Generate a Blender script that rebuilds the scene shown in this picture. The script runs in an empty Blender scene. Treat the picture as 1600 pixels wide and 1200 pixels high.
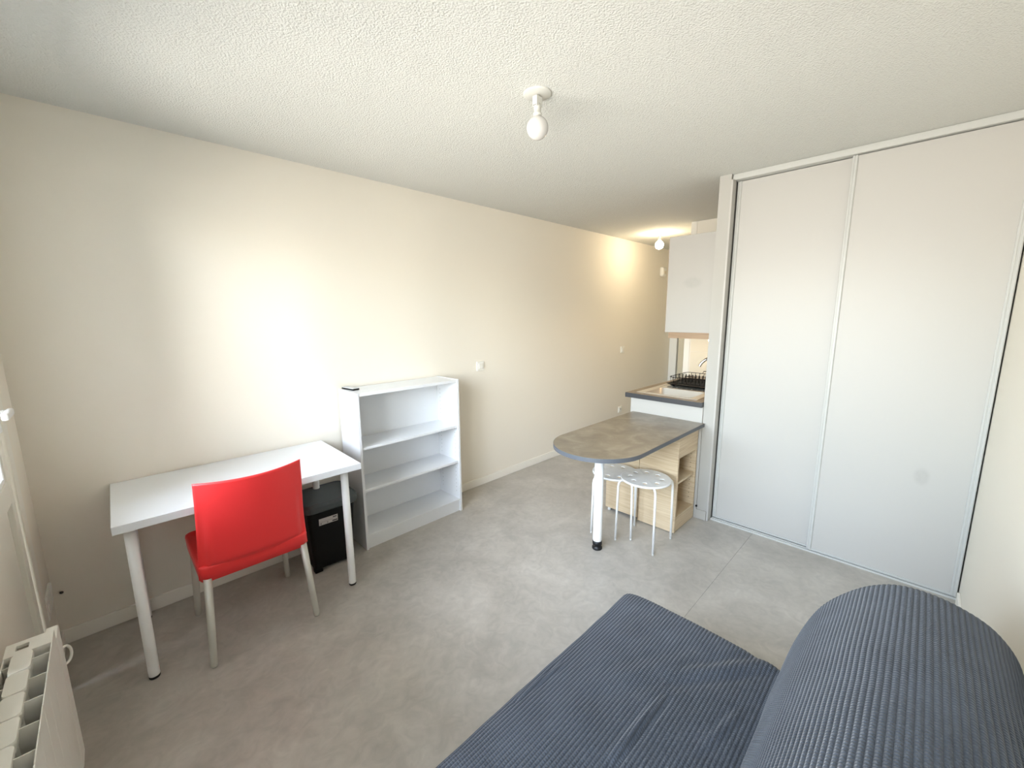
import bpy, bmesh, math, random
from mathutils import Vector, Matrix, noise
random.seed(3)
PI = math.pi
S = bpy.context.scene
COL = S.collection

# ------------------------------------------------------------------ camera
F_PX = 643.14
YAW, PITCH, ROLL = 0.79008, 0.16653, -0.00775
cy, sy, cp, sp = math.cos(YAW), math.sin(YAW), math.cos(PITCH), math.sin(PITCH)
Fv = Vector((cy*cp, sy*cp, -sp)); Rv = Vector((sy, -cy, 0)); Uv = Rv.cross(Fv)
c_, s_ = math.cos(ROLL), math.sin(ROLL)
R2 = Rv*c_ + Uv*s_; U2 = -Rv*s_ + Uv*c_
cam = bpy.data.cameras.new('camera'); camo = bpy.data.objects.new('camera', cam); COL.objects.link(camo)
cam.sensor_fit = 'HORIZONTAL'; cam.sensor_width = 36; cam.lens = 36*F_PX/1600; cam.clip_start = 0.01
M3 = Matrix((R2, U2, -Fv)).transposed()
camo.matrix_world = Matrix.Translation((0, -2.7524, 1.5377)) @ M3.to_4x4()
S.camera = camo

# ------------------------------------------------------------------ world, daylight, exposure
W = bpy.data.worlds.new('world'); S.world = W; W.use_nodes = True
nt = W.node_tree; nt.nodes.clear()
wo = nt.nodes.new('ShaderNodeOutputWorld'); bg = nt.nodes.new('ShaderNodeBackground')
# plain bright sky above the horizon, sunlit pale ground below it
SKS = 0.27
GROUND, STRENGTH = (0.62, 0.60, 0.56, 1), 22.5
sky = nt.nodes.new('ShaderNodeTexSky'); sky.sky_type = 'NISHITA'; sky.sun_disc = False
sky.sun_elevation = math.radians(48); sky.sun_rotation = math.radians(200); sky.altitude = 50
sky.air_density = 1.0; sky.dust_density = 2.2; sky.ozone_density = 1.0
wsk = nt.nodes.new('ShaderNodeVectorMath'); wsk.operation = 'MULTIPLY'; wsk.inputs[1].default_value = (0.42*SKS, 0.385*SKS, 0.33*SKS)
nt.links.new(sky.outputs[0], wsk.inputs[0])
wha = nt.nodes.new('ShaderNodeVectorMath'); wha.operation = 'ADD'; wha.inputs[1].default_value = (0.44, 0.50, 0.57)   # even veil of high cloud
nt.links.new(wsk.outputs[0], wha.inputs[0])
wtc = nt.nodes.new('ShaderNodeTexCoord'); wsx = nt.nodes.new('ShaderNodeSeparateXYZ'); wmr = nt.nodes.new('ShaderNodeMapRange')
wmr.interpolation_type = 'SMOOTHSTEP'; wmr.inputs['From Min'].default_value = -0.12; wmr.inputs['From Max'].default_value = 0.12
wmx = nt.nodes.new('ShaderNodeMixRGB'); wmx.inputs[1].default_value = GROUND; nt.links.new(wha.outputs[0], wmx.inputs[2])
nt.links.new(wtc.outputs['Generated'], wsx.inputs[0]); nt.links.new(wsx.outputs[2], wmr.inputs[0]); nt.links.new(wmr.outputs[0], wmx.inputs[0])
nt.links.new(wmx.outputs[0], bg.inputs[0]); bg.inputs[1].default_value = STRENGTH
nt.links.new(bg.outputs[0], wo.inputs[0])
WIN_Y0, WIN_Y1, WIN_Z0, WIN_Z1 = -2.72, -0.37, 0.05, 2.25
pl = bpy.data.lights.new('window_portal', 'AREA'); pl.shape = 'RECTANGLE'
pl.size = 2.2; pl.size_y = 2.36; pl.cycles.is_portal = True
plo = bpy.data.objects.new('window_portal', pl); COL.objects.link(plo)
plo.matrix_world = Matrix.Translation((-0.40, (WIN_Y0+WIN_Y1)/2, 1.15)) @ Matrix.Rotation(-PI/2, 4, 'Y')
S.view_settings.view_transform = 'Standard'; S.view_settings.look = 'None'
S.view_settings.gamma = 1.0; S.view_settings.use_curve_mapping = False
S.view_settings.exposure = 0.32
H = 2.437

# ------------------------------------------------------------------ materials
def lin(c):
    return tuple(((v/12.92) if v <= 0.04045 else ((v+0.055)/1.055)**2.4) for v in [x/255 for x in c])
def mat(name, rgb, rough=0.6, metal=0.0, spec=0.5, bump=None, var=None, emit=None, es=0.0, coat=0.0, sheen=0.0):
    """bump=(scale, strength, distance)  var=(scale, amount, second rgb)"""
    m = bpy.data.materials.new(name); m.use_nodes = True
    n = m.node_tree; b = n.nodes['Principled BSDF']
    col = lin(rgb) + (1,)
    b.inputs['Base Color'].default_value = col
    b.inputs['Roughness'].default_value = rough; b.inputs['Metallic'].default_value = metal
    b.inputs['Specular IOR Level'].default_value = spec
    b.inputs['Coat Weight'].default_value = coat; b.inputs['Sheen Weight'].default_value = sheen
    if emit: b.inputs['Emission Color'].default_value = lin(emit)+(1,); b.inputs['Emission Strength'].default_value = es
    tc = n.nodes.new('ShaderNodeTexCoord')
    if var:
        t = n.nodes.new('ShaderNodeTexNoise'); t.inputs['Scale'].default_value = var[0]; t.inputs['Detail'].default_value = 6
        n.links.new(tc.outputs['Object'], t.inputs['Vector'])
        r = n.nodes.new('ShaderNodeValToRGB'); r.color_ramp.elements[0].position = 0.5-var[1]; r.color_ramp.elements[1].position = 0.5+var[1]
        r.color_ramp.elements[0].color = col; r.color_ramp.elements[1].color = lin(var[2])+(1,)
        n.links.new(t.outputs[0], r.inputs[0]); n.links.new(r.outputs[0], b.inputs['Base Color'])
    if bump:
        t = n.nodes.new('ShaderNodeTexNoise'); t.inputs['Scale'].default_value = bump[0]; t.inputs['Detail'].default_value = 3
        n.links.new(tc.outputs['Object'], t.inputs['Vector'])
        bp = n.nodes.new('ShaderNodeBump'); bp.inputs['Strength'].default_value = bump[1]; bp.inputs['Distance'].default_value = bump[2]
        n.links.new(t.outputs[0], bp.inputs['Height']); n.links.new(bp.outputs[0], b.inputs['Normal'])
    return m

WALL = (237, 231, 218)
M_wall = mat('wall_paint', WALL, 0.75, spec=0.3, bump=(260, 0.12, 0.002))
M_ceil = mat('ceiling_plaster', (216, 216, 210), 0.9, spec=0.2, bump=(140, 0.9, 0.006))
M_base = mat('baseboard_white', (242, 238, 228), 0.45)
M_white = mat('white_paint', (236, 236, 234), 0.4)
M_lam = mat('white_laminate', (232, 234, 236), 0.38)
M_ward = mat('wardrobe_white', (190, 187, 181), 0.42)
M_alu = mat('lacquered_profile', (196, 196, 191), 0.35)
M_dark = mat('black_rubber', (14, 14, 16), 0.5)
M_blackp = mat('black_plastic', (6, 6, 7), 0.5, spec=0.25)
M_lid = mat('grey_plastic', (74, 82, 84), 0.5)
M_red = mat('red_plastic', (250, 58, 60), 0.42, bump=(500, 0.05, 0.001))
M_chrome = mat('chrome', (225, 225, 225), 0.12, metal=1)
M_aluleg = mat('satin_aluminium', (196, 194, 184), 0.42, metal=0.35)
M_steel = mat('stainless_steel', (224, 220, 212), 0.34, metal=0.75, bump=(40, 0.05, 0.001))
M_wmetal = mat('white_powder_coat', (240, 240, 238), 0.35)
M_edge = mat('dark_table_edge', (92, 96, 102), 0.45)
M_cedge = mat('dark_worktop_edge', (62, 62, 64), 0.45)
M_glass = bpy.data.materials.new('window_glass'); M_glass.use_nodes = True
g = M_glass.node_tree; gb = g.nodes['Principled BSDF']
gb.inputs['Base Color'].default_value = (1, 1, 1, 1); gb.inputs['Roughness'].default_value = 0.0
gtr = g.nodes.new('ShaderNodeBsdfTransparent'); ggl = g.nodes.new('ShaderNodeBsdfGlossy'); ggl.inputs['Roughness'].default_value = 0.0
gfr = g.nodes.new('ShaderNodeFresnel'); gfr.inputs[0].default_value = 1.45
gmx = g.nodes.new('ShaderNodeMixShader')
g.links.new(gfr.outputs[0], gmx.inputs[0]); g.links.new(gtr.outputs[0], gmx.inputs[1]); g.links.new(ggl.outputs[0], gmx.inputs[2])
g.links.new(gmx.outputs[0], g.nodes['Material Output'].inputs[0])
M_bulb = mat('opal_glass_off', (206, 203, 200), 0.12, spec=0.6, coat=0.5)
M_bulbon = mat('opal_glass_lit', (255, 240, 210), 0.3, emit=(255, 234, 198), es=105.0)
M_tube = mat('lit_tube', (255, 240, 220), 0.3, emit=(255, 216, 165), es=40.0)

def stone_mat(name, a, b, c, scale=6.0, rough=0.35):
    m = bpy.data.materials.new(name); m.use_nodes = True
    n = m.node_tree; p = n.nodes['Principled BSDF']; p.inputs['Roughness'].default_value = rough
    tc = n.nodes.new('ShaderNodeTexCoord')
    t = n.nodes.new('ShaderNodeTexNoise'); t.inputs['Scale'].default_value = scale; t.inputs['Detail'].default_value = 9; t.inputs['Roughness'].default_value = 0.62; t.inputs['Distortion'].default_value = 0.6
    r = n.nodes.new('ShaderNodeValToRGB'); e = r.color_ramp.elements
    e[0].position = 0.3; e[0].color = lin(a)+(1,); e[1].position = 0.7; e[1].color = lin(c)+(1,)
    x = e.new(0.5); x.color = lin(b)+(1,)
    n.links.new(tc.outputs['Object'], t.inputs['Vector']); n.links.new(t.outputs[0], r.inputs[0]); n.links.new(r.outputs[0], p.inputs['Base Color'])
    return m
M_floor = stone_mat('marbled_grey_vinyl', (166, 161, 153), (179, 174, 166), (192, 187, 179), 3.2, 0.42)
def floor_detail(m):
    n = m.node_tree; p = n.nodes['Principled BSDF']
    tc = n.nodes.new('ShaderNodeTexCoord')
    t = n.nodes.new('ShaderNodeTexNoise'); t.inputs['Scale'].default_value = 14; t.inputs['Detail'].default_value = 8; t.inputs['Distortion'].default_value = 1.6
    n.links.new(tc.outputs['Object'], t.inputs['Vector'])
    mp = n.nodes.new('ShaderNodeMapRange'); mp.inputs['From Min'].default_value = 0.3; mp.inputs['From Max'].default_value = 0.7; mp.inputs['To Min'].default_value = 0.34; mp.inputs['To Max'].default_value = 0.52
    n.links.new(t.outputs[0], mp.inputs[0]); n.links.new(mp.outputs[0], p.inputs['Roughness'])
    mx = n.nodes.new('ShaderNodeMixRGB'); mx.blend_type = 'OVERLAY'; mx.inputs[0].default_value = 0.22
    src = p.inputs['Base Color'].links[0].from_socket
    n.links.new(src, mx.inputs[1]); n.links.new(t.outputs[0], mx.inputs[2]); n.links.new(mx.outputs[0], p.inputs['Base Color'])
    bp = n.nodes.new('ShaderNodeBump'); bp.inputs['Strength'].default_value = 0.06; bp.inputs['Distance'].default_value = 0.002
    n.links.new(t.outputs[0], bp.inputs['Height']); n.links.new(bp.outputs[0], p.inputs['Normal'])
floor_detail(M_floor)
M_table = stone_mat('taupe_stone_laminate', (118, 108, 94), (136, 126, 110), (160, 150, 134), 7.0, 0.3)
M_ctop = stone_mat('worktop_laminate', (120, 104, 86), (138, 120, 100), (152, 136, 116), 9.0, 0.35)

def wood_mat(name, a, b, axis='x'):
    m = bpy.data.materials.new(name); m.use_nodes = True
    n = m.node_tree; p = n.nodes['Principled BSDF']; p.inputs['Roughness'].default_value = 0.5
    tc = n.nodes.new('ShaderNodeTexCoord'); mp = n.nodes.new('ShaderNodeMapping')
    sc = {'x': (1.5, 60, 60), 'y': (60, 1.5, 60), 'z': (60, 60, 1.5), 'h': (3, 3, 90)}[axis]
    mp.inputs['Scale'].default_value = sc
    t = n.nodes.new('ShaderNodeTexNoise'); t.inputs['Scale'].default_value = 1.3; t.inputs['Detail'].default_value = 5
    r = n.nodes.new('ShaderNodeValToRGB'); r.color_ramp.elements[0].position = 0.3; r.color_ramp.elements[1].position = 0.62
    r.color_ramp.elements[0].color = lin(a)+(1,); r.color_ramp.elements[1].color = lin(b)+(1,)
    n.links.new(tc.outputs['Object'], mp.inputs[0]); n.links.new(mp.outputs[0], t.inputs['Vector'])
    n.links.new(t.outputs[0], r.inputs[0]); n.links.new(r.outputs[0], p.inputs['Base Color'])
    return m
M_oak = wood_mat('pale_oak_melamine', (196, 172, 138), (216, 196, 165), 'h')
M_oakd = wood_mat('oak_cabinet_body', (142, 116, 88), (166, 138, 108), 'h')

def stain_mat(name, rgb, rough, centre, radius, amount, dark):
    """laminate with one soft grubby mark at an object-space place"""
    m = mat(name, rgb, rough); n = m.node_tree; p = n.nodes['Principled BSDF']
    tc = n.nodes.new('ShaderNodeTexCoord'); mp = n.nodes.new('ShaderNodeMapping'); mp.vector_type = 'POINT'
    mp.inputs['Location'].default_value = [-centre[i]/radius[i] for i in range(3)]
    mp.inputs['Scale'].default_value = [1/r for r in radius]
    ln = n.nodes.new('ShaderNodeVectorMath'); ln.operation = 'LENGTH'
    n.links.new(tc.outputs['Object'], mp.inputs[0]); n.links.new(mp.outputs[0], ln.inputs[0])
    mr = n.nodes.new('ShaderNodeMapRange'); mr.interpolation_type = 'SMOOTHSTEP'
    mr.inputs['From Min'].default_value = 1.0; mr.inputs['From Max'].default_value = 0.45
    mr.inputs['To Min'].default_value = 0; mr.inputs['To Max'].default_value = amount
    n.links.new(ln.outputs['Value'], mr.inputs[0])
    nz = n.nodes.new('ShaderNodeTexNoise'); nz.inputs['Scale'].default_value = 45
    n.links.new(tc.outputs['Object'], nz.inputs['Vector'])
    mu = n.nodes.new('ShaderNodeMath'); mu.operation = 'MULTIPLY'
    ad = n.nodes.new('ShaderNodeMath'); ad.operation = 'ADD'; ad.inputs[1].default_value = 0.5
    n.links.new(nz.outputs[0], ad.inputs[0]); n.links.new(mr.outputs[0], mu.inputs[0]); n.links.new(ad.outputs[0], mu.inputs[1])
    mx = n.nodes.new('ShaderNodeMixRGB'); mx.inputs[1].default_value = lin(rgb)+(1,); mx.inputs[2].default_value = lin(dark)+(1,)
    n.links.new(mu.outputs[0], mx.inputs[0]); n.links.new(mx.outputs[0], p.inputs['Base Color'])
    return m
M_wardR = stain_mat('wardrobe_white_marked', (190, 187, 181), 0.42, (3.11, -2.811, 0.641), (0.4, 0.045, 0.07), 0.55, (120, 118, 112))
M_ucab = stain_mat('upper_cabinet_marked', (226, 222, 214), 0.42, (3.12, -1.49, 1.76), (0.4, 0.10, 0.05), 0.30, (120, 118, 112))

# corduroy fabric: geometry carries the ribs, the shader adds the cross notches and pile
M_fab = bpy.data.materials.new('blue_grey_corduroy'); M_fab.use_nodes = True
def fabric(m):
    n = m.node_tree; p = n.nodes['Principled BSDF']; N = n.nodes.new; L = n.links.new
    p.inputs['Roughness'].default_value = 0.9; p.inputs['Specular IOR Level'].default_value = 0.15
    p.inputs['Sheen Weight'].default_value = 0.25; p.inputs['Sheen Roughness'].default_value = 0.5
    uv = N('ShaderNodeUVMap'); sx = N('ShaderNodeSeparateXYZ'); L(uv.outputs[0], sx.inputs[0])
    def M(op, a, b=None, c=None):
        q = N('ShaderNodeMath'); q.operation = op
        for i, v in enumerate((a, b, c)):
            if v is None: continue
            if isinstance(v, (int, float)): q.inputs[i].default_value = v
            else: L(v, q.inputs[i])
        return q.outputs[0]
    rib = M('ABSOLUTE', M('SINE', M('MULTIPLY', sx.outputs[1], PI/0.0115)))
    notch = M('ABSOLUTE', M('SINE', M('ADD', M('MULTIPLY', sx.outputs[0], PI/0.0075), M('MULTIPLY', M('FLOOR', M('DIVIDE', sx.outputs[1], 0.0115)), 0.7))))
    notch = M('POWER', notch, 0.5)
    h = M('MULTIPLY', M('ADD', M('MULTIPLY', rib, 0.75), 0.25), M('ADD', M('MULTIPLY', notch, 0.7), 0.3))
    nz = N('ShaderNodeTexNoise'); nz.inputs['Scale'].default_value = 9; nz.inputs['Detail'].default_value = 5
    L(uv.outputs[0], nz.inputs['Vector'])
    nf = N('ShaderNodeTexNoise'); nf.inputs['Scale'].default_value = 260; L(uv.outputs[0], nf.inputs['Vector'])
    bp = N('ShaderNodeBump'); bp.inputs['Strength'].default_value = 0.8; bp.inputs['Distance'].default_value = 0.0034
    L(M('ADD', h, M('MULTIPLY', nf.outputs[0], 0.35)), bp.inputs['Height']); L(bp.outputs[0], p.inputs['Normal'])
    r = N('ShaderNodeValToRGB'); e = r.color_ramp.elements
    e[0].position = 0.1; e[0].color = lin((26, 30, 36))+(1,); e[1].position = 0.95; e[1].color = lin((80, 87, 98))+(1,)
    L(M('ADD', M('MULTIPLY', h, 0.62), M('MULTIPLY', nz.outputs[0], 0.45)), r.inputs[0]); L(r.outputs[0], p.inputs['Base Color'])
fabric(M_fab)

# ------------------------------------------------------------------ mesh helpers
def tagp(o, label=None, cat=None, group=None, kind=None):
    if label: o['label'] = label
    if cat: o['category'] = cat
    if group: o['group'] = group
    if kind: o['kind'] = kind
    return o
class MB:
    def __init__(s): s.bm = bmesh.new(); s.mats = []; s.mi = 0
    def use(s, m):
        if m not in s.mats: s.mats.append(m)
        s.mi = s.mats.index(m); return s
    def _fin(s, faces, smooth=False):
        for f in faces: f.material_index = s.mi; f.smooth = smooth
    def box(s, x0, x1, y0, y1, z0, z1, bev=0.0, seg=2):
        x0, x1 = sorted((x0, x1)); y0, y1 = sorted((y0, y1)); z0, z1 = sorted((z0, z1))
        r = bmesh.ops.create_cube(s.bm, size=1)
        vs = r['verts']
        for v in vs:
            v.co = Vector((x0+(v.co.x+.5)*(x1-x0), y0+(v.co.y+.5)*(y1-y0), z0+(v.co.z+.5)*(z1-z0)))
        faces = set(f for v in vs for f in v.link_faces)
        if bev:
            ed = set(e for v in vs for e in v.link_edges)
            rr = bmesh.ops.bevel(s.bm, geom=list(ed), offset=bev, segments=seg, affect='EDGES', profile=0.5)
            faces = set(rr['faces']) | set(f for f in faces if f.is_valid)
            vv = set(v for f in faces for v in f.verts); faces = set(f for v in vv for f in v.link_faces)
        s._fin(faces); return s
    def tube(s, pts, r, seg=16, cap=True, smooth=True):
        pts = [Vector(p) for p in pts]; n = len(pts)
        rs = r if isinstance(r, (list, tuple)) else [r]*n
        up = None; rings = []
        for i, p in enumerate(pts):
            d = (pts[min(i+1, n-1)]-pts[max(i-1, 0)]).normalized()
            if up is None:
                up = Vector((0, 0, 1)) if abs(d.z) < 0.9 else Vector((1, 0, 0))
            a = (up - d*up.dot(d)).normalized(); b = d.cross(a); up = a
            rings.append([s.bm.verts.new(p + (a*math.cos(2*PI*k/seg) + b*math.sin(2*PI*k/seg))*rs[i]) for k in range(seg)])
        fs = []
        for i in range(n-1):
            for k in range(seg):
                fs.append(s.bm.faces.new((rings[i][k], rings[i][(k+1) % seg], rings[i+1][(k+1) % seg], rings[i+1][k])))
        s._fin(fs, smooth)
        if cap:
            s._fin([s.bm.faces.new(rings[0][::-1]), s.bm.faces.new(rings[-1])])
        return s
    def lathe(s, prof, c=(0, 0, 0), seg=32, smooth=True, cap=True):
        c = Vector(c); rings = []
        for r, z in prof:
            if r < 1e-6: rings.append([s.bm.verts.new(c+Vector((0, 0, z)))])
            else: rings.append([s.bm.verts.new(c+Vector((r*math.cos(2*PI*k/seg), r*math.sin(2*PI*k/seg), z))) for k in range(seg)])
        fs = []
        for a, b in zip(rings, rings[1:]):
            for k in range(seg):
                k2 = (k+1) % seg
                if len(a) == 1 and len(b) == 1: continue
                if len(a) == 1: fs.append(s.bm.faces.new((a[0], b[k2], b[k])))
                elif len(b) == 1: fs.append(s.bm.faces.new((a[k], a[k2], b[0])))
                else: fs.append(s.bm.faces.new((a[k], a[k2], b[k2], b[k])))
        s._fin(fs, smooth)
        if cap:
            for rg, rev in ((rings[0], True), (rings[-1], False)):
                if len(rg) > 1: s._fin([s.bm.faces.new(rg[::-1] if rev else rg)])
        return s
    def prism(s, poly, z0, z1, smooth=False):
        a = [s.bm.verts.new((x, y, z0)) for x, y in poly]; b = [s.bm.verts.new((x, y, z1)) for x, y in poly]
        n = len(poly); fs = []
        for i in range(n): fs.append(s.bm.faces.new((a[i], a[(i+1) % n], b[(i+1) % n], b[i])))
        s._fin(fs, smooth)
        s._fin([s.bm.faces.new(a[::-1]), s.bm.faces.new(b)]); return s
    def grid(s, fn, nu, nv, uvfn=None, smooth=True):
        vs = [[s.bm.verts.new(fn(i, j)) for j in range(nv)] for i in range(nu)]
        lay = s.bm.loops.layers.uv.verify() if uvfn else None; fs = []
        for i in range(nu-1):
            for j in range(nv-1):
                f = s.bm.faces.new((vs[i][j], vs[i+1][j], vs[i+1][j+1], vs[i][j+1]))
                if uvfn:
                    for lp, (a, b) in zip(f.loops, ((i, j), (i+1, j), (i+1, j+1), (i, j+1))): lp[lay].uv = uvfn(a, b)
                fs.append(f)
        s._fin(fs, smooth); return vs
    def build(s, name, m=None, parent=None, loc=None, kind=None, label=None, recalc=True):
        if m: s.mats = [m] + [x for x in s.mats if x is not m] if not s.mats else s.mats
        if recalc: bmesh.ops.recalc_face_normals(s.bm, faces=s.bm.faces)
        me = bpy.data.meshes.new(name); s.bm.to_mesh(me); s.bm.free()
        for x in s.mats: me.materials.append(x)
        o = bpy.data.objects.new(name, me); COL.objects.link(o)
        if parent: o.parent = parent
        if loc: o.location = loc
        if kind: o['kind'] = kind
        if label: o['label'] = label
        return o
def box(name, m, b, parent=None, bev=0.0, **k):
    return MB().use(m).box(*b, bev=bev).build(name, parent=parent, **k)
def empty(name, loc=(0, 0, 0), rz=0, label=None, cat=None, group=None, kind=None):
    o = bpy.data.objects.new(name, None); COL.objects.link(o); o.location = loc; o.rotation_euler = (0, 0, rz)
    o.empty_display_size = 0.1
    return tagp(o, label, cat, group, kind)
def copy_tree(o, parent=None):
    c = o.copy(); COL.objects.link(c)
    if parent: c.parent = parent
    for ch in list(o.children): copy_tree(ch, c)
    return c
ST = 'structure'

# ================================================================== THE SETTING
XW = -0.31          # window wall
YR = -3.022         # right wall
XF = 6.10           # far wall
# floor: vinyl in two widths with a thin welded seam
fl = empty('floor', kind=ST)
box('vinyl_sheet', M_floor, (XW-.12, XF+.1, -2.0285, 0.1, -0.05, 0), fl)
box('vinyl_sheet', M_floor, (XW-.12, XF+.1, YR-.1, -2.0300, -0.05, 0), fl)
box('seam_joint', mat('seam_grey', (120, 116, 110), 0.7), (XW-.12, XF+.1, -2.0300, -2.0285, -0.05, -0.0008), fl)
box('ceiling', M_ceil, (XW-.12, XF+.1, YR-.1, 0.1, H, H+.1), kind=ST)
box('wall_left', M_wall, (XW-.12, XF+.1, 0, 0.1, 0, H), kind=ST)
box('wall_right', M_wall, (XW-.12, 3.9, YR-.1, YR, 0, H), kind=ST)
wf = MB().use(M_wall)
wf.box(XW-.12, XW, WIN_Y1+.0, 0, 0, H); wf.box(XW-.12, XW, YR, WIN_Y0, 0, H)
wf.box(XW-.12, XW, WIN_Y0, WIN_Y1, WIN_Z1, H); wf.box(XW-.12, XW, WIN_Y0, WIN_Y1, 0, WIN_Z0)
wf.build('wall_window', kind=ST)
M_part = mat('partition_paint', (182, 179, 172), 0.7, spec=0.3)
box('wall_partition', M_part, (3.06, 4.43, -1.725, -1.652, 0, H), kind=ST)
box('wall_closet_back', M_wall, (3.80, 3.90, YR, -1.725, 0, H), kind=ST)
wk = empty('wall_kitchen_end', kind=ST)
box('wall_face', M_wall, (4.33, 4.43, -1.652, -0.96, 0, H), wk)
box('corner_strip', M_base, (4.324, 4.33, -1.012, -0.955, 0.905, H), wk, bev=.001)
box('wall_panel', mat('splash_panel', (232, 222, 200), 0.3), (4.326, 4.33, -1.645, -1.024, 0.905, 1.146), wk, bev=.0008)
box('wall_panel', mat('splash_panel_upper', (232, 222, 200), 0.3), (4.326, 4.33, -1.645, -1.024, 1.149, 1.60), wk, bev=.0008)
box('wall_corridor', M_wall, (4.43, XF, -1.06, -0.96, 0, H), kind=ST)
box('wall_far', M_wall, (XF, XF+.1, -1.06, 0, 2.12, H), kind=ST)
d1 = empty('door_1', (XF, -0.48, 0), kind=ST)
d1b = MB().use(M_white)
d1b.box(-.02, .05, .365, .478, 0, 2.12, bev=.004); d1b.box(-.02, .05, -.478, -.40, 0, 2.12, bev=.004); d1b.box(-.02, .05, -.40, .365, 2.05, 2.12, bev=.004)
d1b.build('door_frame', parent=d1)
dl = box('door_leaf', mat('door_beige', (212, 204, 184), 0.5), (0.0, .04, -.395, .350, 0.008, 2.045), d1, bev=.003)
box('added_light_block', mat('added_light_block_beige', (196, 188, 170), .6), (.042, .06, -.41, .37, 0.0, 2.06), d1)  # full sheet added behind the leaf to stop outside light leaking through the gap
hb = MB().use(M_chrome); hb.tube([(0, -.33, 1.0), (-.05, -.33, 1.0), (-.055, -.32, 1.0), (-.055, -.22, 1.0)], .009, 10)
hb.lathe([(.024, -.004), (.024, .004)], (0, 0, 0), 16); hb.build('door_handle', parent=dl, recalc=True)
# baseboards
def baseboard(name, b, m=None):
    box(name, m or M_base, b, kind=ST, bev=.0025)
baseboard('baseboard_left', (XW, XF-.02, -.012, 0, 0, .072))
baseboard('baseboard_right', (XW, 3.05, YR, YR+.012, 0, .072))
baseboard('baseboard_partition', (3.048, 3.06, -1.724, -1.648, 0, .072), M_part)
baseboard('baseboard_window', (XW, XW+.012, -0.29, -.012, 0, .072))

# window: white frame, glazed above, solid panels below on the first two leaves only
wn = empty('window_1', (XW, 0, 0), kind=ST)
MF = mat('window_frame_white', (232, 228, 216), 0.35)
fb = MB().use(MF)
fb.box(-.07, .012, -.385, -.30, 0.0, WIN_Z1+.05, bev=.004); fb.box(-.07, .012, WIN_Y0-.05, WIN_Y0+.05, 0.0, WIN_Z1+.05, bev=.004)
fb.box(-.07, .012, WIN_Y0, -.385, WIN_Z1-.05, WIN_Z1+.05, bev=.004); fb.box(-.07, .012, WIN_Y0, -.385, 0.0, .05, bev=.004)
fb.build('window_frame', parent=wn)
leaf_edges = [-.39, -1.165, -1.94, -2.665]
for a, b in zip(leaf_edges, leaf_edges[1:]):
    lb = MB().use(MF)
    w = .062
    lb.box(-.05, .004, a-.003, a-w, .055, 2.195, bev=.004); lb.box(-.05, .004, b+w, b+.003, .055, 2.195, bev=.004)
    lb.box(-.05, .004, a-w, b+w, 2.13, 2.195, bev=.004); lb.box(-.05, .004, a-w, b+w, .055, .12, bev=.004)
    solid = a > -1.5; gz = .958 if solid else .118  # unseen last leaf is glazed low, added to let in more daylight
    if solid: lb.box(-.05, .004, a-w, b+w, .87, .955, bev=.004)
    leaf = lb.build('window_sash', parent=wn)
    if solid: box('lower_panel', MF, (-.035, -.012, a-w+.004, b+w-.004, .116, .874), leaf, bev=.002)
    bead = MB().use(M_white)
    for q in ((a-w+.001, a-w-.016, gz-.003, 2.13), (b+w+.016, b+w-.001, gz-.003, 2.13)): bead.box(-.02, -.001, q[0], q[1], q[2], q[3], bev=.003)
    bead.box(-.02, -.001, a-w-.016, b+w+.016, gz-.005, gz+.012, bev=.003); bead.box(-.02, -.001, a-w-.016, b+w+.016, 2.115, 2.131, bev=.003)
    bead.build('glazing_bead', parent=leaf)
    box('pane', M_glass, (-.030, -.026, a-w-.004, b+w+.004, gz, 2.128), leaf)
hd = MB().use(M_white)
hd.box(.004, .012, -.44, -.405, 1.13, 1.27, bev=.003); hd.tube([(.01, -.423, 1.203), (.04, -.423, 1.203)], .010, 12)
hd.box(.032, .050, -.545, -.412, 1.190, 1.216, bev=.006)
hd.build('window_handle', parent=wn, label='white lever handle')

# ================================================================== BUILT-IN WARDROBE
wr = empty('sliding_wardrobe', (3.11, -2.37, 0), 0, 'floor to ceiling built-in wardrobe with two white sliding doors at the right', 'wardrobe')
def wbox(name, m, b, parent=wr, bev=0.0, **k):
    o = box(name, m, (b[0]-3.11, b[1]-3.11, b[2]+2.37, b[3]+2.37, b[4], b[5]), parent, bev=bev, **k); return o
wbox('top_track', M_alu, (3.082, 3.17, -3.018, -1.728, 2.402, H-.001), bev=.0015)
wbox('top_track_lip', M_alu, (3.078, 3.082, -3.018, -1.728, 2.400, H-.012), bev=.0008)
bt = MB().use(M_alu)
for q in ((3.098, 3.17, 0, .004), (3.098, 3.101, .004, .012), (3.124, 3.128, .004, .012), (3.160, 3.164, .004, .012)):
    bt.box(q[0]-3.11, q[1]-3.11, -3.018+2.37, -1.742+2.37, q[2], q[3])
bt.build('bottom_track', parent=wr)
wbox('side_trim', M_ward, (3.056, 3.12, -1.738, -1.7255, 0, H-.036), bev=.0015)
wbox('gap_shade_strip', mat('gap_shade_grey', (110, 108, 104), 0.9), (3.12, 3.17, -1.7375, -1.7265, 0, H-.036))  # dark grey strip painted in for the shade of the gap beside the trim
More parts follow.
